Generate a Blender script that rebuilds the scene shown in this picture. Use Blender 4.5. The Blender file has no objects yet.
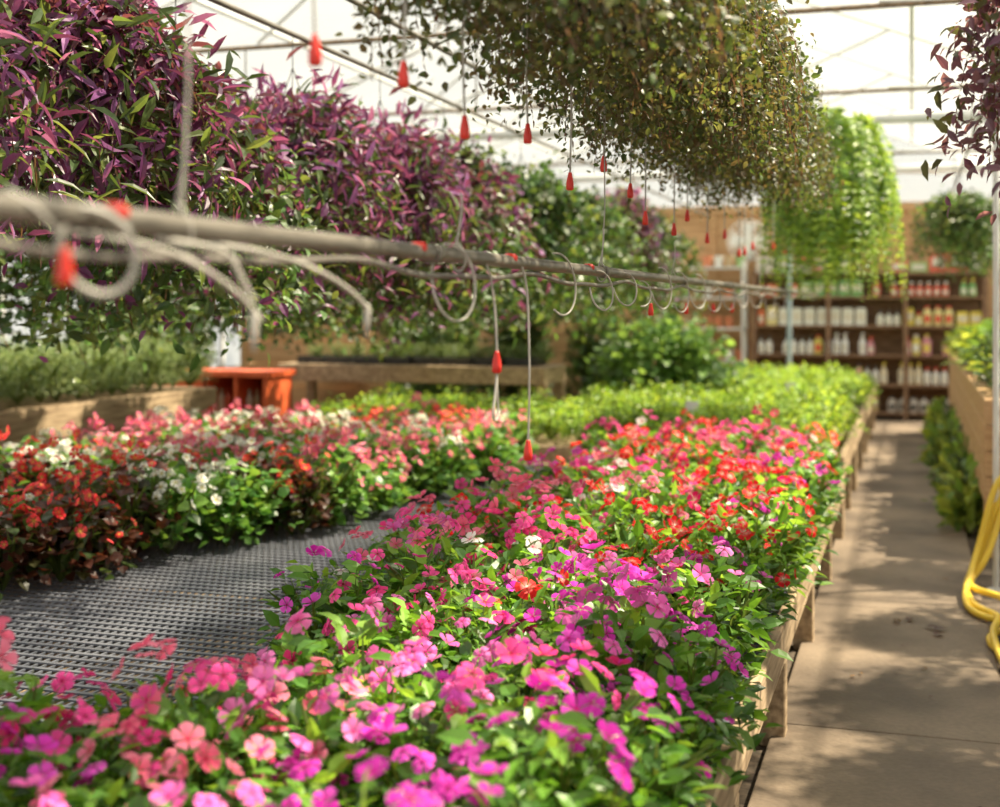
import bpy, math, random
import numpy as np
from mathutils import Vector
random.seed(3)
R = np.random.default_rng(7)
scene = bpy.context.scene

# ------------------------------------------------------------------ materials
def new_mat(name):
    m = bpy.data.materials.new(name); m.use_nodes = True
    nt = m.node_tree
    for n in list(nt.nodes): nt.nodes.remove(n)
    out = nt.nodes.new('ShaderNodeOutputMaterial')
    return m, nt, out

def mat_noise(name, c1, c2, scale=5, rough=0.7, metal=0.0, bump=0.0, stretch=(1,1,1), detail=6, lo=.35, hi=.65):
    m, nt, out = new_mat(name)
    b = nt.nodes.new('ShaderNodeBsdfPrincipled')
    tc = nt.nodes.new('ShaderNodeTexCoord'); mp = nt.nodes.new('ShaderNodeMapping')
    mp.inputs['Scale'].default_value = stretch
    nz = nt.nodes.new('ShaderNodeTexNoise'); nz.inputs['Scale'].default_value = scale; nz.inputs['Detail'].default_value = detail
    cr = nt.nodes.new('ShaderNodeValToRGB')
    cr.color_ramp.elements[0].color = (*c1, 1); cr.color_ramp.elements[1].color = (*c2, 1)
    cr.color_ramp.elements[0].position = lo; cr.color_ramp.elements[1].position = hi
    L = nt.links.new
    L(tc.outputs['Object'], mp.inputs['Vector']); L(mp.outputs[0], nz.inputs['Vector'])
    L(nz.outputs['Fac'], cr.inputs['Fac']); L(cr.outputs[0], b.inputs['Base Color'])
    b.inputs['Roughness'].default_value = rough; b.inputs['Metallic'].default_value = metal
    if bump:
        bp = nt.nodes.new('ShaderNodeBump'); bp.inputs['Strength'].default_value = bump
        L(nz.outputs['Fac'], bp.inputs['Height']); L(bp.outputs[0], b.inputs['Normal'])
    L(b.outputs[0], out.inputs['Surface'])
    return m

def mat_attr(name, rough=0.45, trans=0.35, gain=1.6, spec=0.5):
    m, nt, out = new_mat(name); L = nt.links.new
    at = nt.nodes.new('ShaderNodeAttribute'); at.attribute_name = 'Col'
    b = nt.nodes.new('ShaderNodeBsdfPrincipled'); b.inputs['Roughness'].default_value = rough
    b.inputs['Specular IOR Level'].default_value = spec
    L(at.outputs['Color'], b.inputs['Base Color'])
    if trans > 0:
        vm = nt.nodes.new('ShaderNodeVectorMath'); vm.operation = 'MULTIPLY'
        vm.inputs[1].default_value = (gain*1.2, gain, gain*.6) if name.startswith('leaf') else (gain,)*3
        t = nt.nodes.new('ShaderNodeBsdfTranslucent'); mx = nt.nodes.new('ShaderNodeMixShader')
        mx.inputs[0].default_value = trans
        L(at.outputs['Color'], vm.inputs[0]); L(vm.outputs[0], t.inputs['Color'])
        L(b.outputs[0], mx.inputs[1]); L(t.outputs[0], mx.inputs[2]); L(mx.outputs[0], out.inputs['Surface'])
    else:
        L(b.outputs[0], out.inputs['Surface'])
    return m

M_leaf = mat_attr('leaf_foliage', .38, .38, 2.0)
M_petal = mat_attr('petals', .6, .35, 1.15, .2)
M_goods = mat_attr('packaging', .4, 0)
M_wood = mat_noise('weathered_wood', (.24,.16,.09), (.50,.36,.22), 6, .8, bump=.15, stretch=(6,.6,6))
M_woodx = mat_noise('pine_boards', (.42,.23,.10), (.60,.38,.19), 5, .75, bump=.1, stretch=(.5,4,8))
M_grey_wood = mat_noise('old_timber', (.13,.085,.05), (.30,.21,.13), 6, .85, bump=.2, stretch=(5,.7,5))
M_shelfwood = mat_noise('shelf_wood', (.16,.085,.045), (.28,.16,.09), 6, .8, stretch=(1,5,5))
M_steel = mat_noise('galvanised_steel', (.13,.115,.095), (.24,.215,.18), 14, .42, .5, stretch=(3,.6,3))
M_tube = mat_noise('drip_tube', (.13,.115,.10), (.20,.18,.155), 9, .5)
M_tube_light = mat_noise('pale_drip_tube', (.33,.31,.27), (.46,.43,.39), 9, .45)
M_red = mat_noise('red_plastic', (.62,.02,.012), (.78,.035,.02), 6, .35)
M_orange = mat_noise('orange_paint', (.60,.085,.025), (.75,.13,.04), 4, .5)
M_dark = mat_noise('dark_plastic', (.015,.015,.015), (.035,.033,.03), 8, .5)
M_mesh = mat_noise('expanded_metal', (.10,.11,.14), (.21,.22,.26), 3, .4, .3)
M_white = mat_noise('white_paint', (.68,.69,.68), (.8,.8,.78), 4, .5)
M_yellow = mat_noise('yellow_hose', (.75,.50,.03), (.85,.60,.05), 6, .4)
M_soil = mat_noise('gravel_soil', (.05,.038,.025), (.14,.10,.07), 30, .95, bump=.4)
M_bluepipe = mat_noise('blue_grey_pole', (.28,.36,.42), (.38,.46,.52), 6, .4)

def mat_concrete():
    m, nt, out = new_mat('stained_concrete'); L = nt.links.new
    b = nt.nodes.new('ShaderNodeBsdfPrincipled'); tc = nt.nodes.new('ShaderNodeTexCoord')
    n1 = nt.nodes.new('ShaderNodeTexNoise'); n1.inputs['Scale'].default_value = 1.5; n1.inputs['Detail'].default_value = 9
    n2 = nt.nodes.new('ShaderNodeTexNoise'); n2.inputs['Scale'].default_value = 45; n2.inputs['Detail'].default_value = 4
    c1 = nt.nodes.new('ShaderNodeValToRGB'); c1.color_ramp.elements[0].position=.35; c1.color_ramp.elements[1].position=.68
    c1.color_ramp.elements[0].color=(.105,.072,.048,1); c1.color_ramp.elements[1].color=(.30,.22,.15,1)
    mx = nt.nodes.new('ShaderNodeMixRGB'); mx.blend_type='MULTIPLY'; mx.inputs[0].default_value=.45
    L(tc.outputs['Object'], n1.inputs['Vector']); L(tc.outputs['Object'], n2.inputs['Vector'])
    L(n1.outputs['Fac'], c1.inputs['Fac']); L(c1.outputs[0], mx.inputs[1]); L(n2.outputs['Fac'], mx.inputs[2])
    L(mx.outputs[0], b.inputs['Base Color'])
    bp = nt.nodes.new('ShaderNodeBump'); bp.inputs['Strength'].default_value=.25; bp.inputs['Distance'].default_value=.01
    L(n2.outputs['Fac'], bp.inputs['Height']); L(bp.outputs[0], b.inputs['Normal'])
    b.inputs['Roughness'].default_value=.65; L(b.outputs[0], out.inputs['Surface'])
    return m
M_conc = mat_concrete()

def mat_poly():
    m, nt, out = new_mat('greenhouse_film'); L = nt.links.new
    tr = nt.nodes.new('ShaderNodeBsdfTransparent'); tr.inputs[0].default_value=(.97,.98,1,1)
    tl = nt.nodes.new('ShaderNodeBsdfTranslucent'); tl.inputs[0].default_value=(.66,.68,.68,1)
    df = nt.nodes.new('ShaderNodeBsdfDiffuse'); df.inputs[0].default_value=(.7,.72,.73,1)
    nz = nt.nodes.new('ShaderNodeTexNoise'); nz.inputs['Scale'].default_value=.7; nz.inputs['Detail'].default_value=5
    tc = nt.nodes.new('ShaderNodeTexCoord'); L(tc.outputs['Object'], nz.inputs['Vector'])
    mr = nt.nodes.new('ShaderNodeMapRange'); mr.inputs[1].default_value=.3; mr.inputs[2].default_value=.7
    mr.inputs[3].default_value=.22; mr.inputs[4].default_value=.45; L(nz.outputs['Fac'], mr.inputs[0])
    a = nt.nodes.new('ShaderNodeMixShader'); a.inputs[0].default_value=.4
    L(tl.outputs[0], a.inputs[1]); L(df.outputs[0], a.inputs[2])
    b = nt.nodes.new('ShaderNodeMixShader'); L(mr.outputs[0], b.inputs[0])
    L(tr.outputs[0], b.inputs[1]); L(a.outputs[0], b.inputs[2]); L(b.outputs[0], out.inputs['Surface'])
    return m
M_poly = mat_poly()

# ------------------------------------------------------------------ mesh builder
class MB:
    def __init__(s): s.v=[]; s.f=[]; s.c=[]; s.mi=[]; s.n=0
    def add(s, V, F, col, mi=0):
        V = np.asarray(V, float); s.v.append(V)
        col = np.asarray(col, float)
        if col.ndim == 1: col = np.tile(col[:3], (len(V),1))
        s.c.append(col[:, :3])
        for f in F: s.f.append([i+s.n for i in f])
        s.mi += [mi]*len(F); s.n += len(V)
    def inst(s, T, F, P, D, N, L, W, col, mi=0):
        n, k = len(P), len(T)
        D = D/np.linalg.norm(D,axis=1,keepdims=True)
        N = N - (N*D).sum(1,keepdims=True)*D; N = N/(np.linalg.norm(N,axis=1,keepdims=True)+1e-9)
        S = np.cross(D, N)
        V = (P[:,None,:] + D[:,None,:]*(T[None,:,0,None]*L[:,None,None]) +
             S[:,None,:]*(T[None,:,1,None]*W[:,None,None]) + N[:,None,:]*(T[None,:,2,None]*L[:,None,None]))
        if col.ndim == 2: col = np.repeat(col[:,None,:], k, 1)
        s.v.append(V.reshape(-1,3)); s.c.append(col.reshape(-1,3))
        off = np.arange(n)*k + s.n
        for f in F:
            s.f += (off[:,None] + np.array(f)[None,:]).tolist(); s.mi += [mi]*n
        s.n += n*k
    def box(s, c, d, col=(1,1,1), mi=0):
        c = np.array(c,float); h = np.array(d,float)/2
        V = np.array([[x,y,z] for x in(-1,1) for y in(-1,1) for z in(-1,1)])*h + c
        s.add(V, [(0,1,3,2),(4,6,7,5),(0,4,5,1),(2,3,7,6),(0,2,6,4),(1,5,7,3)], col, mi)
    def lathe(s, c, prof, col=(1,1,1), n=10, mi=0):
        V=[]; F=[]; k=len(prof)
        for r,z in prof:
            for i in range(n):
                a=2*math.pi*i/n; V.append((c[0]+r*math.cos(a), c[1]+r*math.sin(a), c[2]+z))
        for j in range(k-1):
            for i in range(n):
                F.append((j*n+i, j*n+(i+1)%n, (j+1)*n+(i+1)%n, (j+1)*n+i))
        F.append(tuple(range(n-1,-1,-1))); F.append(tuple((k-1)*n+i for i in range(n)))
        s.add(V,F,col,mi)
    def mesh(s, name, mats, smooth=False):
        me = bpy.data.meshes.new(name)
        V = np.concatenate(s.v); C = np.concatenate(s.c)
        me.from_pydata(V.tolist(), [], s.f)
        a = me.attributes.new('Col','FLOAT_COLOR','POINT')
        a.data.foreach_set('color', np.hstack([C, np.ones((len(C),1))]).astype(np.float32).ravel())
        for m in mats: me.materials.append(m)
        if len(mats)>1: me.polygons.foreach_set('material_index', s.mi)
        if smooth: me.polygons.foreach_set('use_smooth', [True]*len(me.polygons))
        me.update(); return me
def obj(name, me, loc=(0,0,0), parent=None, rot=(0,0,0), sc=(1,1,1)):
    o = bpy.data.objects.new(name, me); scene.collection.objects.link(o)
    o.location = loc; o.rotation_euler = rot; o.scale = sc
    if parent: o.parent = parent
    return o
def empty(name, loc=(0,0,0)):
    o = bpy.data.objects.new(name, None); scene.collection.objects.link(o); o.location = loc
    o.empty_display_size=.1; return o
def curve(name, paths, r, mat, parent=None, loc=(0,0,0), kind='NURBS'):
    cu = bpy.data.curves.new(name,'CURVE'); cu.dimensions='3D'; cu.bevel_depth=r; cu.bevel_resolution=3; cu.resolution_u=8; cu.use_fill_caps=True
    for p in paths:
        sp = cu.splines.new(kind); sp.points.add(len(p)-1)
        for i,q in enumerate(p): sp.points[i].co=(*q,1)
        if kind=='NURBS': sp.order_u=min(4,len(p)); sp.use_endpoint_u=True
    cu.materials.append(mat)
    return obj(name, cu, loc, parent)

LEAF_T = np.array([(0,0,0),(.35,0,0),(.7,0,-.04),(1,0,-.14),(.32,-.5,.07),(.68,-.38,.02),(.32,.5,.07),(.68,.38,.02)])
LEAF_F = [(1,6,7,2),(4,1,2,5),(0,6,1),(0,1,4),(2,7,3),(2,3,5)]
def rnd_unit(n):
    v = R.normal(size=(n,3)); return v/np.linalg.norm(v,axis=1,keepdims=True)
def pick(cols, n, var=.25):
    cols = np.array(cols); c = cols[R.integers(0,len(cols),n)]
    return c*(1+R.uniform(-var,var,(n,1)))
def flower_template():
    T=[];F=[];tag=[]
    for k in range(5):
        a=2*math.pi*k/5; ca,sa=math.cos(a),math.sin(a); b=len(T)
        for (x,y,z,t) in [(.06,0,0,0),(.5,-.30,.07,1),(.86,-.44,-.02,2),(1.0,.0,.06,2),(.84,.46,-.04,2),(.48,.30,.04,1),(.6,.02,.11,1)]:
            T.append((x*ca-y*sa, x*sa+y*ca, z+.03*(k%2))); tag.append(t)
        for i in range(5): F.append((b+6,b+i,b+i+1))
        F.append((b+6,b+5,b))
    b=len(T)
    for k in range(5):
        a=2*math.pi*(k+.5)/5; T.append((.15*math.cos(a),.15*math.sin(a),.10)); tag.append(3)
    F.append(tuple(b+i for i in range(5)))
    return np.array(T),F,np.array(tag)
FT,FF,FTAG = flower_template()
def add_flowers(mb, P, N, size, petal, edge, eye, mi=1):
    n=len(P); D=np.cross(N, rnd_unit(n)); 
    k=len(FT); col=np.zeros((n,k,3)); v=(1+R.uniform(-.22,.22,(n,1)))
    pe=np.array(petal); pe=pe[R.integers(0,len(pe),n)]*v
    col[:,FTAG==1]=pe[:,None]; col[:,FTAG==2]=(pe*np.array(edge))[:,None]
    col[:,FTAG==0]=(pe*.4+np.array(eye)*.6)[:,None]; col[:,FTAG==3]=np.array(eye)
    L=R.uniform(.75,1.15,n)*size/2
    T=FT.copy()
    half=n//2
    for sl,cup in ((slice(0,half),1.0),(slice(half,n),0)):
        T2=T.copy(); r2=T2[:,0]**2+T2[:,1]**2; T2[:,2]+= cup*.35*r2 - (1-cup)*.22*r2
        if len(P[sl]): mb.inst(T2,FF,P[sl],D[sl],N[sl],L[sl],L[sl],np.clip(col[sl],0,1),mi)

def dome_plant(name, h, rad, nleaf, lL, lW, lcols, nfl=0, fsize=.06, petal=None, edge=(1,1,1), eye=(.5,.02,.1), fup=.5, lvar=.3, droop=.0, inner=.45, lo=.12, ftilt=.3):
    mb=MB()
    th=R.uniform(0,2*math.pi,nleaf); cz=R.uniform(0,1,nleaf)**.8; rr=R.uniform(inner,1,nleaf)
    sp=np.sqrt(1-cz**2)
    bump=1+.16*np.sin(3*th+R.uniform(0,6))+.1*np.sin(7*th+R.uniform(0,6))
    P=np.stack([rad*sp*rr*np.cos(th)*bump, rad*sp*rr*np.sin(th)*bump, h*(lo+(.94-lo)*cz*rr)],1)
    P+=R.normal(size=P.shape)*.012
    D=np.stack([np.cos(th),np.sin(th),np.full(nleaf,.25-droop)],1)+R.normal(size=(nleaf,3))*.55
    N=np.stack([np.cos(th)*.35,np.sin(th)*.35,np.ones(nleaf)],1)+R.normal(size=(nleaf,3))*.35
    L=R.uniform(.65,1.2,nleaf)*lL
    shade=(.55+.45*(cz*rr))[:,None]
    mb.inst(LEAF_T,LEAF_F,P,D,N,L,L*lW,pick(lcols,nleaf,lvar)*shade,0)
    ns=14
    th=R.uniform(0,6.28,ns); Ds=np.stack([np.cos(th)*rad*.8,np.sin(th)*rad*.8,np.full(ns,h*.8)],1)
    mb.inst(LEAF_T,LEAF_F,np.zeros((ns,3)),Ds,rnd_unit(ns),np.linalg.norm(Ds,axis=1),np.full(ns,.012),pick([(.09,.14,.03)],ns),0)
    if nfl:
        th=R.uniform(0,2*math.pi,nfl); cz=R.uniform(.25,1,nfl)**.7; sp=np.sqrt(1-cz**2)
        P=np.stack([rad*sp*np.cos(th),rad*sp*np.sin(th),h*(.2+.84*cz)],1)*1.03
        P[:,2]+=R.uniform(-.01,.03,nfl)
        N=np.stack([sp*np.cos(th),sp*np.sin(th),cz*.8+fup],1)+R.normal(size=(nfl,3))*ftilt
        add_flowers(mb,P,N/np.linalg.norm(N,axis=1,keepdims=True),fsize,petal,edge,eye)
    return mb.mesh(name,[M_leaf,M_petal])

# ------------------------------------------------------------------ layout constants
TAN=.3169; BENCH_Z=.45; H=1.65

# ------------------------------------------------------------------ shell
XL,XR,YB,YF=-8.0,2.6,20.0,-2.0; EAVE=3.0; RX=-2.4; RIDGE=5.0
mb=MB(); mb.box((( XL+XR)/2,(YB+YF)/2,-.05),(XR-XL+.4,YB-YF+.4,.1)); obj('floor',mb.mesh('floor',[M_soil]))
def panel(name, V, mat=M_poly):
    m=MB(); m.add(V,[tuple(range(len(V)))],(1,1,1)); return obj(name,m.mesh(name,[mat]))
panel('ceiling_left',[(XL,YF,EAVE),(RX,YF,RIDGE),(RX,YB,RIDGE),(XL,YB,EAVE)])
panel('ceiling_right',[(RX,YF,RIDGE),(XR,YF,EAVE),(XR,YB,EAVE),(RX,YB,RIDGE)])
for nm,x in (('wall_left',XL),('wall_right',XR)):
    w=empty(nm,(x,0,0))
    m=MB(); m.add([(0,YF,.9),(0,YB,.9),(0,YB,EAVE),(0,YF,EAVE)],[(0,1,2,3)],(1,1,1)); obj('film',m.mesh('film',[M_poly]),parent=w)
    m=MB()
    for i in range(4): m.box((0,(YB+YF)/2,.11+i*.225),(.04,YB-YF,.215))
    obj('knee_boards',m.mesh('knee_boards',[M_wood]),parent=w)
    m=MB()
    y=YF
    while y<=YB: m.box((0.03 if x<0 else -.03,y,EAVE/2),(.05,.05,EAVE)); y+=2.0
    m.box((0,(YB+YF)/2,EAVE),(.07,YB-YF,.07)); obj('posts',m.mesh('posts',[M_white]),parent=w)
w=empty('wall_back',(0,YB,0)); m=MB(); nb=14
for i in range(nb): m.box(((XL+XR)/2,R.uniform(-.004,.004),.11+i*3.1/nb),(XR-XL,.03,3.1/nb-.003))
for x in np.arange(XL+.3,XR,1.2): m.box((x,-.04,1.55),(.09,.05,3.1))
m.box(((XL+XR)/2,-.06,3.1),(XR-XL,.06,.12)); m.box(((XL+XR)/2,.03,1.55),(XR-XL,.02,3.1))  # cap rail, plus a backing sheet added to stop light leaking between boards
obj('boards',m.mesh('boards',[M_woodx]),parent=w)
m=MB(); m.add([(XL,0,3.0),(XR,0,3.0),(RX,0,RIDGE)],[(0,1,2)],(1,1,1)); obj('gable_film',m.mesh('gable_film',[M_poly]),parent=w)
panel('wall_front',[(XL,YF,0),(XR,YF,0),(XR,YF,EAVE),(RX,YF,RIDGE),(XL,YF,EAVE)])

# trusses
trs=empty('roof_trusses')
def zroof(x): return EAVE+(RIDGE-EAVE)*((x-XL)/(RX-XL) if x<RX else (XR-x)/(XR-RX))
thin=[];thick=[];web=[]
for y in (-1,2,5,8.6,12,17):
    thin.append([(XL,y,3.55),(XR,y,3.55)])
for y in (3.5,14.3,19.7): thick.append([(XL+.2,y,3.62),(XR-.2,y,3.62)])
for y in (-1,2,5,8.6,12,14.3,17,19.8):
    web.append([(XL,y,EAVE-.02),(RX,y,RIDGE-.03),(XR,y,EAVE-.02)])
    for a,b in ((-6,-4.6),(-4.6,-3.2),(-3.2,RX),(RX,-1.4),(-1.4,-.2),(-.2,1.2)):
        web.append([(a,y,3.58),(b,y,zroof(b)-.04)])
curve('tie_rods',thin,.018,M_grey_wood,trs,kind='POLY')
curve('tie_beams',thick,.06,M_white,trs,kind='POLY')
curve('webs',web,.014,M_white,trs,kind='POLY')
curve('purlins',[[(x,YF,zroof(x)-.03),(x,YB,zroof(x)-.03)] for x in (-6.6,-5.2,-3.8,-2.4,-1.2,0,1.3)],.02,M_white,trs,kind='POLY')
HR=empty('hanger_rails')
RAILS={-2.9:2.98,-2.4:3.02,-.78:3.3,.5:3.1,-4.7:3.0,1.55:3.1}  # last rail carries the unseen basket row added to shade the path
curve('rails',[[(x,-1.5,z),(x,19.5,z)] for x,z in RAILS.items()],.014,M_steel,HR,kind='POLY')
curve('drop_rods',[[(x,y,z),(x,y,3.4 if x>1 else 3.56)] for x,z in RAILS.items() for y in (-1,2,5,8.6,12,17)],.006,M_steel,HR,kind='POLY')
m=MB(); m.lathe((0,0,0),[(.05,0),(.05,.015),(.018,.02),(.018,3.55)],n=12); pm=m.mesh('pole',[M_white])
obj('support_pole',pm,(.462,8.0,0))
m=MB(); m.lathe((0,0,0),[(.06,0),(.06,.02),(.03,.03),(.03,3.55)],n=12); obj('blue_pole',m.mesh('blue_pole',[M_bluepipe]),(-1.57,17.8,0))

# ------------------------------------------------------------------ path
m=MB(); ys=[-1.9,.9,3.2,5.1,7.2,9.6,12.1,14.8,17.2,19.0]
for a,b in zip(ys[:-1],ys[1:]): m.box((-.07,(a+b)/2,.02+R.uniform(-.002,.002)),(.87,b-a-.010,.04))
p=obj('concrete_path',m.mesh('concrete_path',[M_conc]))
bv=p.modifiers.new('b','BEVEL'); bv.width=.006; bv.segments=2
m=MB(); n=22
P=np.stack([R.uniform(-.4,.33,n),R.uniform(2,12,n),np.full(n,.048)],1); P[:5]=[(.10,6.75,.05),(.06,6.8,.05),(-.02,6.9,.05),(.14,6.7,.05),(-.06,6.85,.05)]
th=R.uniform(0,6.28,n); L=R.uniform(.02,.045,n); L[:5]=.08
m.inst(LEAF_T,LEAF_F,P,np.stack([np.cos(th),np.sin(th),th*0+.15],1),np.tile([0,0,1.],(n,1)),L,L*.5,pick([(.10,.04,.03),(.16,.09,.03),(.07,.03,.02)],n))
obj('fallen_leaves',m.mesh('fallen_leaves',[M_leaf]))

# ------------------------------------------------------------------ benches
def bench(name,x0,x1,y0,y1,z,mat,rail_h=.15,top='mesh',legs=1.5,railw=.04,lip=.0):
    e=empty(name,((x0+x1)/2,(y0+y1)/2,0)); cx,cy=(x0+x1)/2,(y0+y1)/2
    m=MB(); w,l=x1-x0,y1-y0
    nbd=max(1,int(round(rail_h/.17))); bh=rail_h/nbd
    for q in range(nbd):
        zc=z+lip-bh*(q+.5)
        for s in(-1,1): m.box((s*(w/2-railw/2),0,zc),(railw,l,bh-.006*(nbd>1)))
        for s in(-1,1): m.box((0,s*(l/2-railw/2),zc),(w-railw*2,railw,bh-.006*(nbd>1)))
    k=max(2,int(round(l/legs))+1); cols=max(2,int(w/1.6)+1)
    for i in range(k):
        yy=-l/2+.08+(l-.16)*i/(k-1)
        for j in range(cols):
            xx=-w/2+.0475+(w-.095)*j/(cols-1)
            m.box((xx,yy,(z-rail_h+lip)/2),(.095,.095,z-rail_h+lip))
        m.box((0,yy,z-.09),(w-.1,.04,.09))
    o=obj('timber_frame',m.mesh('timber_frame',[mat]),parent=e); b=o.modifiers.new('b','BEVEL'); b.width=.005
    m=MB()
    if top=='mesh':
        for x in np.arange(-w/2+.05,w/2-.03,.034): m.box((x,0,z-.008),(.009,l-.1,.006))
        for y in np.arange(-l/2+.05,l/2-.03,.065): m.box((0,y,z-.003),(w-.1,.018,.006))
        obj('metal_grating',m.mesh('metal_grating',[M_mesh]),parent=e)
    else:
        for x in np.arange(-w/2+.09,w/2-.05,.14): m.box((x,0,z-.01),(.12,l-.1,.02))
        obj('slats',m.mesh('slats',[mat]),parent=e)
    return e
bench('display_bench',-5.3,-.45,.6,9.35,BENCH_Z,M_wood,rail_h=.15,lip=.02)
bench('display_bench',-4.9,-.46,9.5,11.75,.58,M_wood,rail_h=.17,top='slat')
bench('display_bench',-3.25,-.46,11.8,17.6,.58,M_wood,rail_h=.17,top='slat')
bench('herb_bench',-7.2,-5.8,4.6,10.1,.93,M_wood,rail_h=.24,top='slat')
bench('side_bench',.45,1.9,9.0,17.5,1.04,M_woodx,rail_h=.68,top='slat')
bench('low_bench',.62,1.9,1.5,7.4,.3,M_grey_wood,rail_h=.14,top='slat')

# ------------------------------------------------------------------ vinca bed
G=[(.08,.22,.022),(.13,.31,.03),(.20,.40,.045),(.05,.14,.02)]
V={}
def vinca(key,petal,edge,eye,nf=12):
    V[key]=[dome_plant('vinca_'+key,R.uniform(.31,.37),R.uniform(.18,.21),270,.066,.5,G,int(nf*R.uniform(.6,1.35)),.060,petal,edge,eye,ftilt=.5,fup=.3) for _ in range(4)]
vinca('orchid',[(.70,.035,.48),(.62,.02,.40),(.78,.08,.58)],(1.05,1.2,1.1),(.40,.0,.14),14)
vinca('lavender',[(.86,.20,.57),(.82,.13,.50)],(1.05,1.15,1.05),(.6,.02,.2),12)
vinca('hotpink',[(.86,.035,.22),(.87,.07,.33)],(1,1.2,1.1),(.35,.0,.05),13)
vinca('salmon',[(.92,.14,.26),(.93,.22,.35)],(1,1.2,1.15),(.6,.01,.08),11)
vinca('red',[(.82,.012,.02),(.88,.03,.03)],(1,1,1),(.85,.7,.6),12)
vinca('crimson',[(.60,.005,.08),(.74,.01,.12)],(1,1,1),(.8,.5,.5),12)
vinca('white',[(.92,.88,.86),(.9,.8,.8)],(1,1,1),(.8,.05,.15),9)
def vin_color(x,y):
    r=R.random()
    if y<3.1:
        t=[('salmon',.30),('hotpink',.34),('lavender',.18),('orchid',.18)] if x<-1.0 else [('orchid',.62),('lavender',.14),('hotpink',.24)]
    elif y<4.6:
        t=[('lavender',.26),('salmon',.20),('hotpink',.36),('white',.06),('orchid',.12)] if x<-1.25 else [('orchid',.54),('lavender',.12),('red',.12),('hotpink',.22)]
    elif y<6.4:
        t=[('red',.32),('salmon',.18),('hotpink',.34),('white',.1),('lavender',.06)] if x<-1.1 else [('red',.42),('crimson',.25),('orchid',.13),('hotpink',.20)]
    else:
        t=[('red',.34),('hotpink',.30),('salmon',.14),('crimson',.13),('orchid',.04),('white',.05)]
    for k,p in t:
        r-=p
        if r<0: return k
    return t[0][0]
bed=empty('vinca_flower_bed',(-1.2,5,BENCH_Z)); cnt=0
sp=.225
for i,y in enumerate(np.arange(1.15,9.2,sp)):
    for x in np.arange(-3.2,-.44,sp):
        xx=x+R.uniform(-.05,.05)+(sp/2 if i%2 else 0); yy=y+R.uniform(-.05,.05)
        if xx>-.58: 
            if xx>-.50: continue
            xx=-.59
        if yy<3.05:
            lim=3.0-max(0,(-1.35-xx))*.75
            if xx<-1.35 and yy>lim: continue
        elif yy<3.65 and xx<-1.5: continue
        elif xx<-1.93: continue
        if xx< -.8*yy-.5: continue
        me=V[vin_color(xx,yy)][R.integers(0,4)]
        s=R.uniform(.85,1.15)
        obj('vinca_plant',me,(xx+1.2,yy-5,.005),bed,(R.uniform(-.08,.08),R.uniform(-.02,.08) if xx<-.7 else -.06,R.uniform(0,6.28)),(s,s,s*R.uniform(.88,1.15))); cnt+=1
print('vinca',cnt)

# ------------------------------------------------------------------ begonia bed
GB=[(.06,.18,.03),(.11,.27,.045),(.18,.36,.06)]; BR=[(.055,.018,.012),(.09,.03,.015),(.05,.05,.018),(.12,.035,.02),(.05,.09,.02)]
B={}
def beg(key,lc,petal,nf=38,fs=.034,eye=(.8,.6,.1)):
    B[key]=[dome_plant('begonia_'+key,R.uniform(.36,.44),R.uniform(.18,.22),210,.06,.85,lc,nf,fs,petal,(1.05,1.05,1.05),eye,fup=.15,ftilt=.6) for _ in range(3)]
beg('bronze_red',BR,[(.80,.03,.04),(.86,.07,.08)],22,.044)
beg('white',GB,[(.88,.88,.80)],23,.047); beg('pink',GB,[(.86,.10,.26),(.90,.22,.36)],27,.045); beg('red',GB,[(.80,.03,.06),(.85,.08,.14)],23,.044)
beg('green',GB,[(.82,.82,.74)],4,.042)
bb=empty('begonia_flower_bed',(-4,6.5,BENCH_Z))
for i,y in enumerate(np.arange(4.05,9.15,.235)):
    for x in np.arange(-5.05,-2.6,.235):
        xx=x+R.uniform(-.05,.05)+(.117 if i%2 else 0); yy=y+R.uniform(-.05,.05)
        lim=min(-3.55+(yy-4.4)*.32,-2.85)
        if yy>7.2: lim=-2.85+(yy-7.2)*.15
        if xx>lim or xx<-.8*yy-1.0: continue
        r=R.random(); q=yy+R.normal()*.2
        if q<5.5: k='bronze_red' if r<.84 else ('green' if r<.92 else 'white')
        elif q<6.3: k='white' if r<.65 else ('bronze_red' if r<.75 else 'green')
        elif q<7.6: k='pink' if r<.7 else 'white'
        else: k='white' if r<.3 else ('red' if r<.75 else 'pink')
        if xx<-4.75 and r<.3: k='white'
        s=R.uniform(.85,1.2)
        obj('begonia_plant',B[k][R.integers(0,3)],(xx+4,yy-6.5,0),bb,(0,0,R.uniform(0,6.28)),(s,s,s))
# ------------------------------------------------------------------ lime seedling beds
LG=[(.28,.46,.04),(.20,.38,.04),(.36,.52,.06),(.15,.28,.04)]
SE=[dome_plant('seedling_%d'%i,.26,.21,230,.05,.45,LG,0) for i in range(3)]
sb=empty('seedling_bed',(-2.6,13,.59))
for i,y in enumerate(np.arange(9.75,17.5,.29)):
    for x in np.arange(-4.75,-.45,.29):
        xx=x+R.uniform(-.05,.05)+(.14 if i%2 else 0); 
        if xx>-.56: continue
        if y>11.6 and xx<-3.1: continue
        if (xx+2.6)**2+(y-13.7)**2<.3: continue
        s=R.uniform(.85,1.15); obj('seedling',SE[R.integers(0,3)],(xx+2.6,y-13+R.uniform(-.05,.05),0),sb,(0,0,R.uniform(0,6.28)),(s,s,s*R.uniform(.8,1.25)))
m=MB()
for (x,y) in ((-1.1,12.6),(-1.6,9.9)):
    m.box((x,y,.88),(.10,.008,.07)); m.box((x,y,.72),(.012,.008,.26))
o=obj('plant_label',m.mesh('plant_label',[M_white]))
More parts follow.
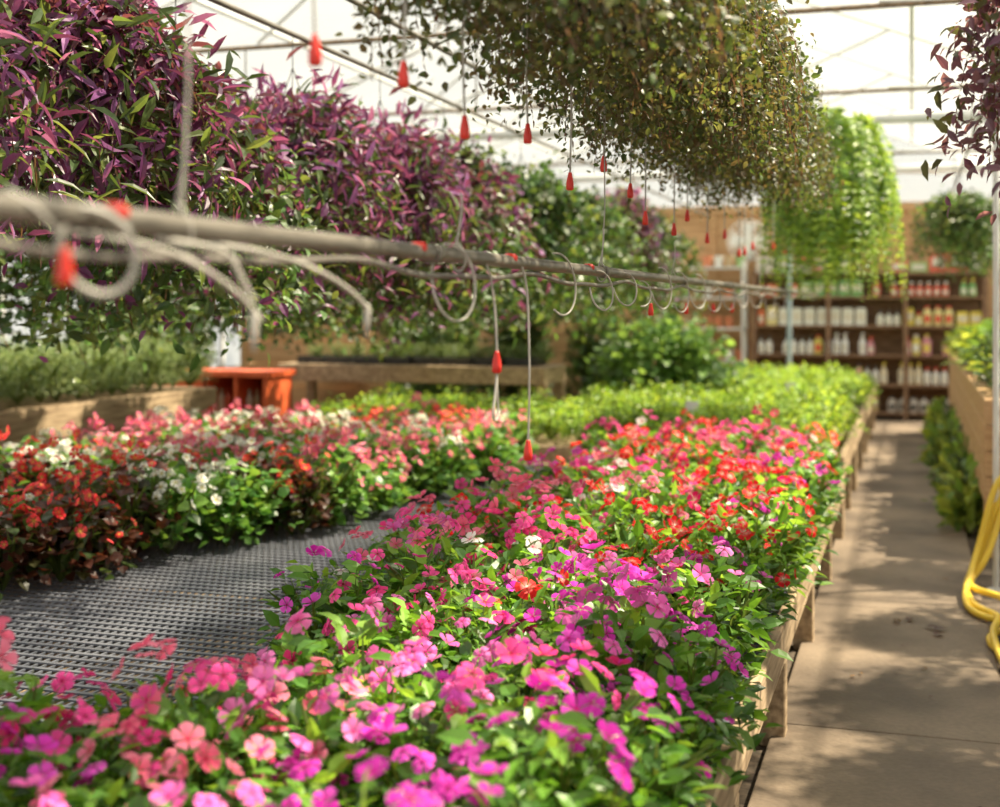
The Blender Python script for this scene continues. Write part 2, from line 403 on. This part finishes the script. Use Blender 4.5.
# herbs
HG=[(.21,.31,.15),(.14,.23,.10),(.28,.38,.19)]
HB=[dome_plant('herb_%d'%i,.46,.21,700,.045,.16,HG,0,lvar=.3,inner=.3) for i in range(2)]
hb=empty('herb_bed',(-6.5,7.5,.94))
for y in np.arange(4.8,10,.22):
    for x in np.arange(-7.05,-5.9,.22):
        s=R.uniform(.85,1.15); obj('herb',HB[R.integers(0,2)],(x+6.5+R.uniform(-.04,.04),y-7.5,0),hb,(0,0,R.uniform(0,6.28)),(s,s,s*R.uniform(.75,1.1)))
shrub=empty('potted_shrub',(-2.52,13.7,.585))
m=MB(); m.lathe((0,0,0),[(.15,0),(.2,.28),(.22,.28),(.22,.32),(.18,.32),(.17,.27)],n=20); obj('pot',m.mesh('pot',[M_dark],True),parent=shrub)
SG=[(.14,.27,.07),(.20,.36,.09),(.09,.19,.05)]
sm=dome_plant('shrub_leaves',1.02,.76,1700,.12,.75,SG,0,inner=.55); obj('leaves',sm,(0,0,.0),shrub)

# ------------------------------------------------------------------ hanging baskets
def trailing(name, r0, Rm, Hd, up, ns, nl, lL, lW, cols, vertical_mix=None, hang=1.6, jit=.03):
    mb=MB()
    Ps=[];Ds=[];Cs=[]
    for s in range(ns):
        th=R.uniform(0,2*math.pi); f=R.uniform(.15,1)**.7; h=Hd*R.uniform(.45,1)*(.75+.25*f); u=up*R.uniform(.3,1)*(1.25-f)
        t=np.linspace(.02,1,nl)+R.uniform(-.01,.01,nl)
        out=r0*f+(Rm-r0)*f*(1-(1-t)**2.2); z=u*np.sin(np.pi*np.clip(t*1.3,0,1))*1.0-h*np.clip(t-.12,0,1)**hang
        a=th+.25*np.sin(t*4+R.uniform(0,6))
        P=np.stack([out*np.cos(a),out*np.sin(a),z],1)
        T=np.gradient(P,axis=0); T/=np.linalg.norm(T,axis=1,keepdims=True)+1e-9
        Ps.append(P); Ds.append(T)
        c=np.array(cols[R.integers(0,len(cols))])
        if vertical_mix is not None:
            w=(R.random(nl)<np.clip((t-.35)*2.2,0,1))[:,None]
            c2=np.array(vertical_mix)[R.integers(0,len(vertical_mix),nl)]
            c=np.where(w,c2,c[None])
        else: c=np.tile(c,(nl,1))
        Cs.append(c*(1+R.uniform(-.35,.35,(nl,1))))
    P=np.concatenate(Ps);T=np.concatenate(Ds);C=np.concatenate(Cs); n=len(P)
    P=P+R.normal(size=P.shape)*jit
    D=T*.35+rnd_unit(n)*.9; o=P*np.array([1,1,0]); o/=np.linalg.norm(o,axis=1,keepdims=True)+1e-6
    D+=o*.35
    N=o*.6+np.array([0,0,.7])+R.normal(size=(n,3))*.4
    L=R.uniform(.6,1.25,n)*lL
    mb.inst(LEAF_T,LEAF_F,P,D,N,L,L*lW,np.clip(C,0,1),0)
    for Pp in Ps[::3]:
        k=len(Pp)-1; q=Pp[:-1]; d=Pp[1:]-Pp[:-1]; l=np.linalg.norm(d,axis=1)
        mb.inst(LEAF_T,LEAF_F,q,d,rnd_unit(k),l*1.1,np.full(k,.007),pick([(.10,.06,.04)],k),0)
    return mb.mesh(name,[M_leaf])
PUR=[(.14,.035,.13),(.09,.022,.08),(.25,.09,.27),(.11,.035,.055)]
DG=[(.045,.080,.02),(.075,.12,.03),(.035,.062,.02),(.11,.15,.04)]
IV=[(.055,.125,.03),(.09,.19,.04),(.04,.09,.025)]
TR=[trailing('tradescantia_%d'%i,.16,.56,.95,.42,150,30,.105,.24,PUR+PUR+DG[:3],DG+PUR[:3],jit=.055) for i in range(2)]
GRN=[trailing('ivy_%d'%i,.16,.58,1.1,.40,150,34,.06,.7,IV+DG,jit=.045) for i in range(2)]
GP=[trailing('mixed_%d'%i,.16,.6,1.05,.5,160,34,.072,.5,DG+PUR,IV+DG+PUR[:1],jit=.05) for i in range(2)]
BRN=[(.06,.08,.022),(.04,.062,.02),(.08,.08,.03),(.055,.095,.022),(.09,.072,.035),(.12,.14,.045)]
FN=[trailing('fine_vine_%d'%i,.2,.46,.62,.42,320,36,.029,.6,BRN,jit=.035,hang=1.5) for i in range(3)]
PV=[trailing('purple_vine',.16,.46,.75,.3,220,26,.055,.42,[(.11,.045,.08),(.16,.08,.12),(.10,.11,.04),(.12,.05,.10)],jit=.03)]
def fern():
    mb=MB()
    for s in range(340):
        th=R.uniform(0,6.28); Lf=R.uniform(.3,1.05); n=40; t=np.linspace(.03,1,n); up=R.uniform(.1,.50); rad=R.uniform(.12,.54)
        out=rad*(1-(1-t)**1.8); z=up*np.sin(np.pi*np.clip(t*1.1,0,1))-Lf*.95*t**2.0
        P=np.stack([out*math.cos(th),out*math.sin(th),z],1); T=np.gradient(P,axis=0); T/=np.linalg.norm(T,axis=1,keepdims=True)
        S=np.array([-math.sin(th),math.cos(th),0]); w=.085*np.sin(np.pi*np.clip(t,.05,.97))**.6
        for sg in(-1,1):
            mb.inst(LEAF_T,LEAF_F,P,S*sg+T*.35+np.array([0,0,-.25])+R.normal(size=(n,3))*.2,np.cross(S,T)+R.normal(size=(n,3))*.3,w,w*.38,pick([(.24,.38,.04),(.16,.29,.035),(.33,.47,.06),(.09,.18,.025)],n,.3),0)
        mb.inst(LEAF_T,LEAF_F,P[:-1],P[1:]-P[:-1],rnd_unit(n-1),np.full(n-1,Lf/n*1.4),np.full(n-1,.006),pick([(.15,.25,.04)],n-1),0)
    return mb.mesh('fern_fronds',[M_leaf])
FERN=fern()
m=MB(); m.lathe((0,0,0),[(.10,-.17),(.155,-.01),(.17,0),(.17,.02),(.15,.02),(.14,-.02)],n=20); POT=m.mesh('pot',[M_dark],True)
def basket(name,foliage,x,y,z,rail,rot=None,s=1.0,sz=None):
    e=empty(name,(x,y,z)); obj('pot',POT,(0,0,0),e); 
    top=rail-z
    curve('hanger_wires',[[(.16*math.cos(a),.16*math.sin(a),.01),(0,0,top-.15)] for a in (0,2.09,4.18)]+[[(0,0,top-.15),(0,0,top)]],.0025,M_dark,e,kind='POLY')
    obj('trailing_foliage',foliage,(0,0,.02),e,(0,0,R.uniform(0,6.28) if rot is None else rot),(s,s,sz or s))
for y,f,z,s in ((2.95,TR[1],2.45,1.0),(4.0,TR[0],2.5,1.05),(4.75,GP[0],2.24,1.0),(5.85,TR[1],2.38,1.0),(6.9,TR[1],2.35,1.05),(7.9,GP[0],2.3,1.1),(9.7,GRN[0],2.4,1.15),(11.2,GRN[1],2.35,1.1),(12.9,GP[1],2.4,1.1),(14.6,GRN[0],2.3,1.1)):
    basket('hanging_basket',f,-2.9+R.uniform(-.05,.05),y,z,2.98,s=s)
for y,f,z in ((6.3,GRN[1],2.1),(7.6,GP[0],2.15),(9.0,GRN[0],2.1),(10.4,GP[1],2.0),(11.9,GRN[1],2.1),(13.6,GRN[0],2.1),(15.4,GRN[1],2.1),(17.0,GRN[0],2.1)):
    basket('hanging_basket',f,-4.7,y,z,3.0,s=1.1,sz=.95)
for i,y in enumerate((2.75,3.5,4.25,5.0,5.75,6.5,7.3)):
    basket('hanging_basket',FN[i%3],-.78+R.uniform(-.04,.04),y,2.58+R.uniform(-.04,.04),3.3,s=R.uniform(.88,.97))
basket('hanging_fern',FERN,-.64,10.6,2.70,3.3,s=1.14,sz=1.04)
basket('hanging_basket',PV[0],.53,3.85,2.48,3.1,s=1.0)
basket('hanging_basket',PV[0],.66,5.4,2.70,3.1,s=.9)
basket('hanging_basket',GRN[1],.5,14.8,2.66,3.1,s=.95,sz=.70)
basket('hanging_basket',GRN[0],.75,17.2,2.55,3.1,s=.8,sz=.7)
for y,f in ((1.7,GRN[0]),(2.6,GP[0]),(3.5,GRN[1]),(4.4,GP[1]),(5.3,GRN[0]),(6.3,GP[0]),(7.5,GP[1]),(8.9,GRN[1]),(11.2,GRN[0]),(13.0,GP[1])):  # unseen basket row out of frame, added to throw dappled shade on the path
    basket('hanging_basket',f,1.55+R.uniform(-.1,.05),y,2.4,3.1,s=R.uniform(.82,1.0))

# leafy shrubs along the left side and rear
HS=[dome_plant('leafy_shrub_%d'%i,2.0,.62,1900,.13,.6,IV+DG+SG[:1],0,inner=.6,lo=.05) for i in range(2)]
sr=empty('leafy_shrub_row',(-7.2,16.5,0))
for y in np.arange(14.4,19.4,.85): obj('shrub',HS[R.integers(0,2)],(R.uniform(-.03,.03),y-16.5,0),sr,(0,0,R.uniform(0,6.28)),(.75,.9,R.uniform(.9,1.15)))
for i,y in enumerate((10.8,11.6,12.4)):
    s=empty('tall_leafy_shrub',(-7.5,y,0)); obj('leaves',HS[i%2],(0,0,0),s,(0,0,0),(.46,.75,1.08))
for i,(x,y,h) in enumerate(((-5.9,16.4,.95),(-5.1,16.9,1.05),(-3.9,16.6,.98),(-6.6,17.8,1.1))):
    s=empty('tall_leafy_shrub',(x,y,0)); obj('leaves',HS[i%2],(0,0,0),s,(0,0,i*1.3),(.75,.75,h))

# ------------------------------------------------------------------ irrigation line
PX,PZ=-.95,1.757
irr=empty('irrigation_pipe',(PX,0,PZ))
curve('main_pipe',[[(0,-.5,0),(0,14,0)]],.0165,M_steel,irr,kind='POLY')
ty=np.arange(-.4,13.9,.14)
curve('feed_tube',[[(.004*math.sin(y*9)+.002,y,-.038-.010*math.sin(y*5.3)-.006*math.sin(y*11)) for y in ty]],.0062,M_tube,irr)
m=MB()
def ring(m,y,r,w):
    n=14; V=[];F=[]
    for k,(rr,dy) in enumerate(((r,-w/2),(r,w/2),(r*.8,w/2),(r*.8,-w/2))):
        for i in range(n): a=2*math.pi*i/n; V.append((rr*math.cos(a),y+dy,rr*math.sin(a)))
    for k in range(4):
        for i in range(n): F.append((k*n+i,k*n+(i+1)%n,((k+1)%4)*n+(i+1)%n,((k+1)%4)*n+i))
    m.add(V,F,(1,1,1))
for y in np.arange(1.0,13,1.55): ring(m,y,.0205,.05)
obj('couplings',m.mesh('couplings',[M_steel],True),parent=irr)
curve('suspension_wires',[[(0,y,.018),(.01,y,.2),(0,y,3.55-PZ)] for y in (1.56,4.08,8.6,12)],.0022,M_tube_light,irr,kind='POLY')
curve('twist_loops',[[(.0,y-.01,.03),(.025,y,.0),(.0,y+.01,-.05),(-.024,y,-.01),(0,y-.005,.03),(.01,y,.12),(.004,y,.14)] for y in (1.56,2.7,4.08,5.4)],.0024,M_tube_light,irr)
hoses=[]; lite=[]
def loop(y,r,zc,x=.0,skew=.0,turn=1.15,lst=hoses):
    lst.append([(x+.03*math.sin(a*.9), y+r*math.sin(a)+skew*a/6, zc+r*1.15*math.cos(a)) for a in np.linspace(-.2,2*math.pi*turn,16)])
loop(1.30,.045,-.045,.035,.03)
loop(2.58,.072,-.060,.02,.05,.85,lite)
loop(3.45,.075,-.05,.02,.07,.6,lite)
for y in (3.95,4.35,4.62,5.0,5.4,5.9,6.4,6.9,7.5,8.2,9.0,9.8): loop(y,R.uniform(.04,.08),-R.uniform(.04,.075),.02,R.uniform(-.05,.08),R.uniform(.45,.85),lite)
for y0,y1,dz,l in ((1.42,1.68,-.13,hoses),(1.75,2.08,-.12,hoses),(1.62,1.66,-.10,hoses)):
    l.append([(.0,y0-.12,-.02),(.02,y0,-.025),(.035,y0*.5+y1*.5,dz*.35),(.04,y1,dz*.8),(.04,y1+.03,dz)])
lite.append([(0,2.86,0),(.02,2.88,-.02),(.02,2.905,-.12),(.02,2.91,-.22)])
lite.append([(.02,2.91,-.27),(.02,2.90,-.32),(.02,2.87,-.36),(.02,2.90,-.385),(.02,2.93,-.36),(.02,2.91,-.32),(.02,2.91,-.27)])
lite.append([(.0,3.13,.015),(.02,3.16,-.02),(.02,3.17,-.12),(.025,3.175,-.3),(.02,3.17,-.46)])
lite.append([(0,1.20,.02),(.03,1.23,-.0),(.03,1.262,-.04)])
curve('drip_hoses',hoses,.0044,M_tube_light,irr); curve('pale_drip_hoses',lite,.0028,M_tube_light,irr)
m=MB()
def tip(m,x,y,z,s=1.0): m.lathe((x,y,z),[(.008*s,-.052*s),(.0115*s,-.048*s),(.011*s,-.03*s),(.006*s,-.004*s),(.005*s,0)],n=12)
tip(m,.02,3.17,-.45); tip(m,.02,2.91,-.215); tip(m,.03,1.262,-.04,.85)
for y in (1.40,2.45,3.08,3.9): m.lathe((.0,y,.008),[(.012,-.012),(.0195,-.004),(.0195,.006),(.012,.012)],n=10)
for y in (4.8,5.6,6.4,7.1): tip(m,.02,y,-.10,.9)
obj('red_emitters',m.mesh('red_emitters',[M_red],True),parent=irr)
m=MB(); 
for y,z in ((1.69,-.125),(2.10,-.115)): m.lathe((.04,y,z),[(.003,-.05),(.006,-.02),(.006,.005),(.004,.01)],n=10)
obj('pale_emitters',m.mesh('pale_emitters',[M_tube_light],True),parent=irr)

ud=empty('dripper_drop_lines',(PX,0,0)); paths=[]; m=MB()
for y,z in ((1.97,2.10),(2.38,2.13),(2.725,2.07),(3.23,2.12),(3.66,2.035),(4.09,2.13),(4.52,2.08),(4.78,2.0),(5.36,1.99),(5.71,2.07),(6.3,2.0),(6.9,2.05),(7.6,1.98),(8.3,2.05),(7.9,2.0)):
    ox=R.uniform(-.01,.01); ph=R.uniform(0,6)
    paths.append([(.12,y,3.10),(.05+ox,y+.01,2.9),(ox+.012*math.sin(ph),y+.012*math.cos(ph),2.6),(ox-.01*math.sin(ph),y-.012*math.cos(ph),2.35),(ox,y,z-.005)])
    tip(m,ox,y,z)
for y in (9.5,10.4,11.3,12.2): paths.append([(.1,y,3.1),(0,y,2.7),(0,y,2.1)]); tip(m,0,y,2.1)
curve('drop_tubes',paths,.0028,M_tube_light,ud); obj('red_emitters',m.mesh('red_emitters',[M_red],True),parent=ud)
curve('header_tube',[[(.12,-.5,3.1),(.12,13,3.1)]],.009,M_tube,ud,kind='POLY')

# ------------------------------------------------------------------ far furniture
e=empty('orange_cabinet',(-6.2,10.75,0)); m=MB()
W,Dp,Hc=1.35,.5,1.05
m.box((0,0,Hc-.025),(W+.05,Dp+.06,.05)); m.box((0,0,.05),(W,Dp,.1)); m.box((0,Dp/2-.01,Hc/2),(W,.02,Hc))
for x in (-W/2+.02,.05,.36,W/2-.02): m.box((x,0,Hc/2),(.04,Dp,Hc-.04))
m.box((-.30,-Dp/2+.01,Hc/2),(.72,.02,Hc-.1)); m.box((.2,0,.62),(.3,Dp,.03)); m.box((.52,0,.62),(.3,Dp,.03)); m.box((.36,-Dp/2+.01,.3),(.6,.02,.5)); 
obj('carcass',m.mesh('carcass',[M_orange]),parent=e)
m=MB()
for x in (.13,.2,.28,.42,.5,.58): m.lathe((x,-.1,.64),[(.03,0),(.03,.16),(.012,.2),(.012,.24)],col=random.choice([(.6,.5,.4),(.3,.2,.1),(.5,.1,.05)]),n=8)
obj('bottles',m.mesh('bottles',[M_goods]),parent=e)
e=empty('timber_crate',(-6.4,13.3,0)); m=MB()
for i in range(6): m.box((0,-.3,.13+i*.25),(1.5,.03,.235)); m.box((0,.3,.13+i*.25),(1.5,.03,.235)); m.box((-.75,0,.13+i*.25),(.03,.6,.235)); m.box((.75,0,.13+i*.25),(.03,.6,.235))
for x in(-.7,.7): m.box((x,-.33,.75),(.09,.03,1.5))
obj('boards',m.mesh('boards',[M_woodx]),parent=e)
bench('potting_bench',-6.2,-3.35,12.0,12.3+.5,1.05,M_wood,rail_h=.17,top='slat',legs=.7)
m=MB()
for x in np.arange(-5.9,-3.5,.32): 
    m.box((x,12.4,1.10),(.29,.5,.015)); 
    for s in(-1,1): m.box((x+s*.14,12.4,1.13),(.01,.5,.07)); m.box((x,12.4+s*.245,1.13),(.29,.01,.07))
obj('seedling_tray',m.mesh('seedling_tray',[M_dark]),(0,0,-.04))
tb=empty('tray_plants',(-4.7,12.4,1.09))
for x in np.arange(-1.2,1.3,.22): obj('tray_plant',HB[0],(x,R.uniform(-.1,.1),0),tb,(0,0,x*7),(.6,.6,.45))
e=empty('timber_partition',(-4.3,18.0,0)); m=MB()
for i in range(6): m.box((0,0,.12+i*.21),(2.6,.03,.2))
for x in(-1.25,0,1.25): m.box((x,-.03,.65),(.09,.05,1.3))
obj('boards',m.mesh('boards',[M_woodx]),parent=e)

# shelving and stock
SW=3.2
e=empty('shelving_unit',(-.62,19.55,0)); m=MB()
LV=[.1,.5,.92,1.34,1.76,2.1]
for z in LV: m.box((0,0,z),(SW,.42,.035))
for i in range(4): 
    x=-SW/2+SW*i/3
    for yy in(-.19,.19): m.box((x,yy,1.08),(.06,.045,2.16))
m.box((0,.21,1.08),(SW,.015,2.1))
obj('frame',m.mesh('frame',[M_shelfwood]),parent=e)
m=MB()
pal=[[(.45,.08,.05),(.35,.35,.35),(.6,.55,.5),(.5,.3,.15)],[(.8,.8,.76),(.75,.25,.32),(.8,.7,.5),(.8,.8,.76)],[(.82,.82,.8),(.75,.65,.15),(.8,.8,.76),(.7,.3,.35)],[(.8,.65,.1),(.8,.8,.7),(.8,.7,.3),(.8,.2,.08)],[(.75,.08,.05),(.75,.13,.08),(.75,.55,.35),(.2,.45,.15)]]
for li,z in enumerate(LV[:5]):
    x=-SW/2+.1; bw=None
    while x<SW/2-.16:
        if R.random()<.32 or bw is None: bcol=pal[li][R.integers(0,4)]; kind=R.integers(0,3) if li not in(1,2) else R.integers(0,2); bw=1; hh=R.uniform(.16,.30); cap=random.choice([(.7,.08,.05),(.1,.1,.1),(.8,.8,.75),(.8,.65,.1)])
        if R.random()<.12: x+=.13; continue
        zz=z+.018
        if kind==0:
            m.lathe((x,-.1,zz),[(.045,0),(.05,.01),(.05,hh*.62),(.018,hh*.8),(.018,hh*.86)],col=bcol,n=10); m.lathe((x,-.1,zz),[(.02,hh*.86),(.02,hh)],col=cap,n=8)
            m.box((x+.01,-.13,zz+hh),(.03,.07,.03),cap); m.box((x,-.151,zz+hh*.3),(.06,.004,hh*.3),(.75,.72,.6)); x+=.115
        elif kind==1:
            m.lathe((x,-.09,zz),[(.06,0),(.065,.02),(.065,hh*.7),(.03,hh*.85),(.03,hh*.88)],col=bcol,n=10); m.lathe((x,-.09,zz),[(.034,hh*.88),(.034,hh)],col=cap,n=8); m.box((x,-.156,zz+hh*.35),(.08,.004,hh*.35),cap); x+=.145
        else:
            m.box((x+.04,-.06,zz+hh*.45),(.15,.13,hh*.9),bcol); m.box((x+.04,-.127,zz+hh*.5),(.12,.004,hh*.4),(.75,.7,.55)); m.box((x+.04,-.06,zz+hh*.92),(.13,.04,.03),bcol); x+=.18
x=-SW/2+.15
while x<SW/2-.05:
    hh=R.uniform(.1,.3); c=random.choice([(.7,.1,.06),(.65,.13,.08),(.3,.45,.16),(.7,.62,.55)])
    if R.random()<.8: m.box((x,-.02,2.12+hh/2),(.24,.28,hh),c); m.box((x,-.163,2.12+hh/2),(.17,.005,hh*.5),(.7,.65,.55))
    x+=.27
obj('bottle_stock',m.mesh('bottle_stock',[M_goods]),parent=e)
e=empty('white_rack',(-3.0,19.5,0)); m=MB()
for z in (.3,.8,1.3,1.75,2.2): m.box((0,0,z),(1.3,.4,.03))
for x in(-.63,.63):
    for y in(-.18,.18): m.box((x,y,1.15),(.04,.04,2.3))
obj('frame',m.mesh('frame',[M_white]),parent=e)
m=MB()
for z in (.32,.82,1.32,1.77,2.22):
    for x in np.arange(-.55,.6,.16):
        if R.random()<.85: m.lathe((x,-.05,z),[(.05,0),(.065,.13),(.07,.13),(.07,.16)],col=random.choice([(.6,.2,.1),(.7,.7,.66),(.25,.4,.15),(.5,.35,.2)]),n=10)
obj('pots',m.mesh('pots',[M_goods]),parent=e)
e=empty('wall_fan',(-2.35,19.75,2.62)); 
curve('guard',[[(r*math.cos(a),-.06-.05*(1-r/.3),r*math.sin(a)) for a in np.linspace(0,2*math.pi,33)] for r in (.08,.15,.22,.3)]+[[(0,-.11,0),(.3*math.cos(a),-.06,.3*math.sin(a))] for a in np.linspace(0,6.28,13)[:-1]],.009,M_white,e,kind='POLY')
m=MB()
for k in range(4):
    a=k*math.pi/2; ca,sa=math.cos(a),math.sin(a)
    q=[(.04,-.03,.0),(.26,-.11,.03),(.27,.09,-.03),(.05,.04,0)]
    m.add([(x*ca-y*sa,z,x*sa+y*ca) for x,y,z in q],[(0,1,2,3)],(1,1,1))
m.box((0,.08,0),(.14,.16,.14)); m.box((0,.15,-.1),(.06,.05,.4)); obj('blades',m.mesh('blades',[M_white]),parent=e)
# right bench plants
BL=[(.26,.38,.05),(.14,.28,.05),(.34,.44,.08)]
rp=dome_plant('broadleaf',.42,.3,120,.17,.55,BL,0,inner=.3); rp2=dome_plant('dark_broadleaf',.5,.28,200,.10,.5,DG+IV+SG,0,inner=.3)
rb=empty('side_bench_plants',(1.1,12,1.05))
for y in np.arange(9.4,17.3,.45):
    for x in (.74,1.2,1.6): obj('foliage_plant',rp if R.random()<.6 else rp2,(x-1.1+R.uniform(-.05,.05),y-12,0),rb,(0,0,R.uniform(0,6.28)),(1,1,R.uniform(.6,1.0)))
ub=empty('floor_plants',(.7,11,.0))
for y in np.arange(9.9,17,.42): obj('foliage_plant',rp2 if R.random()<.65 else rp,(-.32+R.uniform(-.04,.03),y-11,0),ub,(0,0,R.uniform(0,6.28)),(.5,.8,1.2))
lb=empty('low_bench_plants',(1.2,4.5,.31))
for y in np.arange(1.9,7.3,.45):
    for x in (1.0,1.5): obj('foliage_plant',rp2,(x-1.2,y-4.5,0),lb,(0,0,R.uniform(0,6.28)),(.8,.8,.6))
hp1=[(.49,8.0,.66),(.44,7.95,.60),(.39,7.9,.36),(.31,7.8,.12),(.26,7.4,.065),(.30,7.1,.065),(.40,7.0,.065),(.5,6.9,.065),(.40,6.75,.065),(.33,6.6,.065),(.37,6.35,.065),(.46,6.2,.065)]
hp2=[(.49,8.02,.62),(.43,7.95,.34),(.33,8.0,.10),(.28,7.8,.065),(.30,7.3,.065),(.36,7.2,.065),(.44,6.95,.085),(.35,6.65,.10),(.38,6.2,.065),(.42,5.8,.065),(.54,5.2,.065)]
hp3=[(.50,8.02,.5),(.42,7.8,.22),(.31,7.85,.10),(.30,7.6,.09),(.42,7.5,.09),(.52,7.3,.09),(.46,6.8,.07),(.55,6.4,.03)]
curve('garden_hose',[hp1,hp2,hp3],.018,M_yellow)

# ------------------------------------------------------------------ light
w=bpy.data.worlds.new('sky'); scene.world=w; w.use_nodes=True; nt=w.node_tree
bg=nt.nodes['Background']; tc=nt.nodes.new('ShaderNodeTexCoord'); sx=nt.nodes.new('ShaderNodeSeparateXYZ'); cr=nt.nodes.new('ShaderNodeValToRGB')
cr.color_ramp.elements[0].position=0; cr.color_ramp.elements[0].color=(.90,.89,.80,1)
cr.color_ramp.elements[1].position=.8; cr.color_ramp.elements[1].color=(.68,.72,.76,1)
nt.links.new(tc.outputs['Generated'],sx.inputs[0]); nt.links.new(sx.outputs['Z'],cr.inputs['Fac']); nt.links.new(cr.outputs[0],bg.inputs['Color'])
bg.inputs['Strength'].default_value=.97
sl=bpy.data.lights.new('sun','SUN'); sl.energy=19; sl.angle=math.radians(1.2); sl.color=(1,.87,.62)
so=bpy.data.objects.new('sun',sl); scene.collection.objects.link(so)
d=Vector((.62,.35,1.0))   # direction towards the sun
so.rotation_euler=d.to_track_quat('Z','Y').to_euler()

# ------------------------------------------------------------------ camera
cam=bpy.data.cameras.new('camera'); co=bpy.data.objects.new('camera',cam); scene.collection.objects.link(co)
co.location=(0,0,H); co.rotation_euler=(math.pi/2,0,math.atan(TAN)); cam.lens=46.8; cam.sensor_width=36; cam.shift_y=-.0985
cam.dof.use_dof=True; cam.dof.focus_distance=4.1; cam.dof.aperture_fstop=1.8; cam.clip_start=.05
scene.camera=co
scene.view_settings.view_transform='Standard'; scene.view_settings.exposure=0.0; scene.view_settings.gamma=1.06
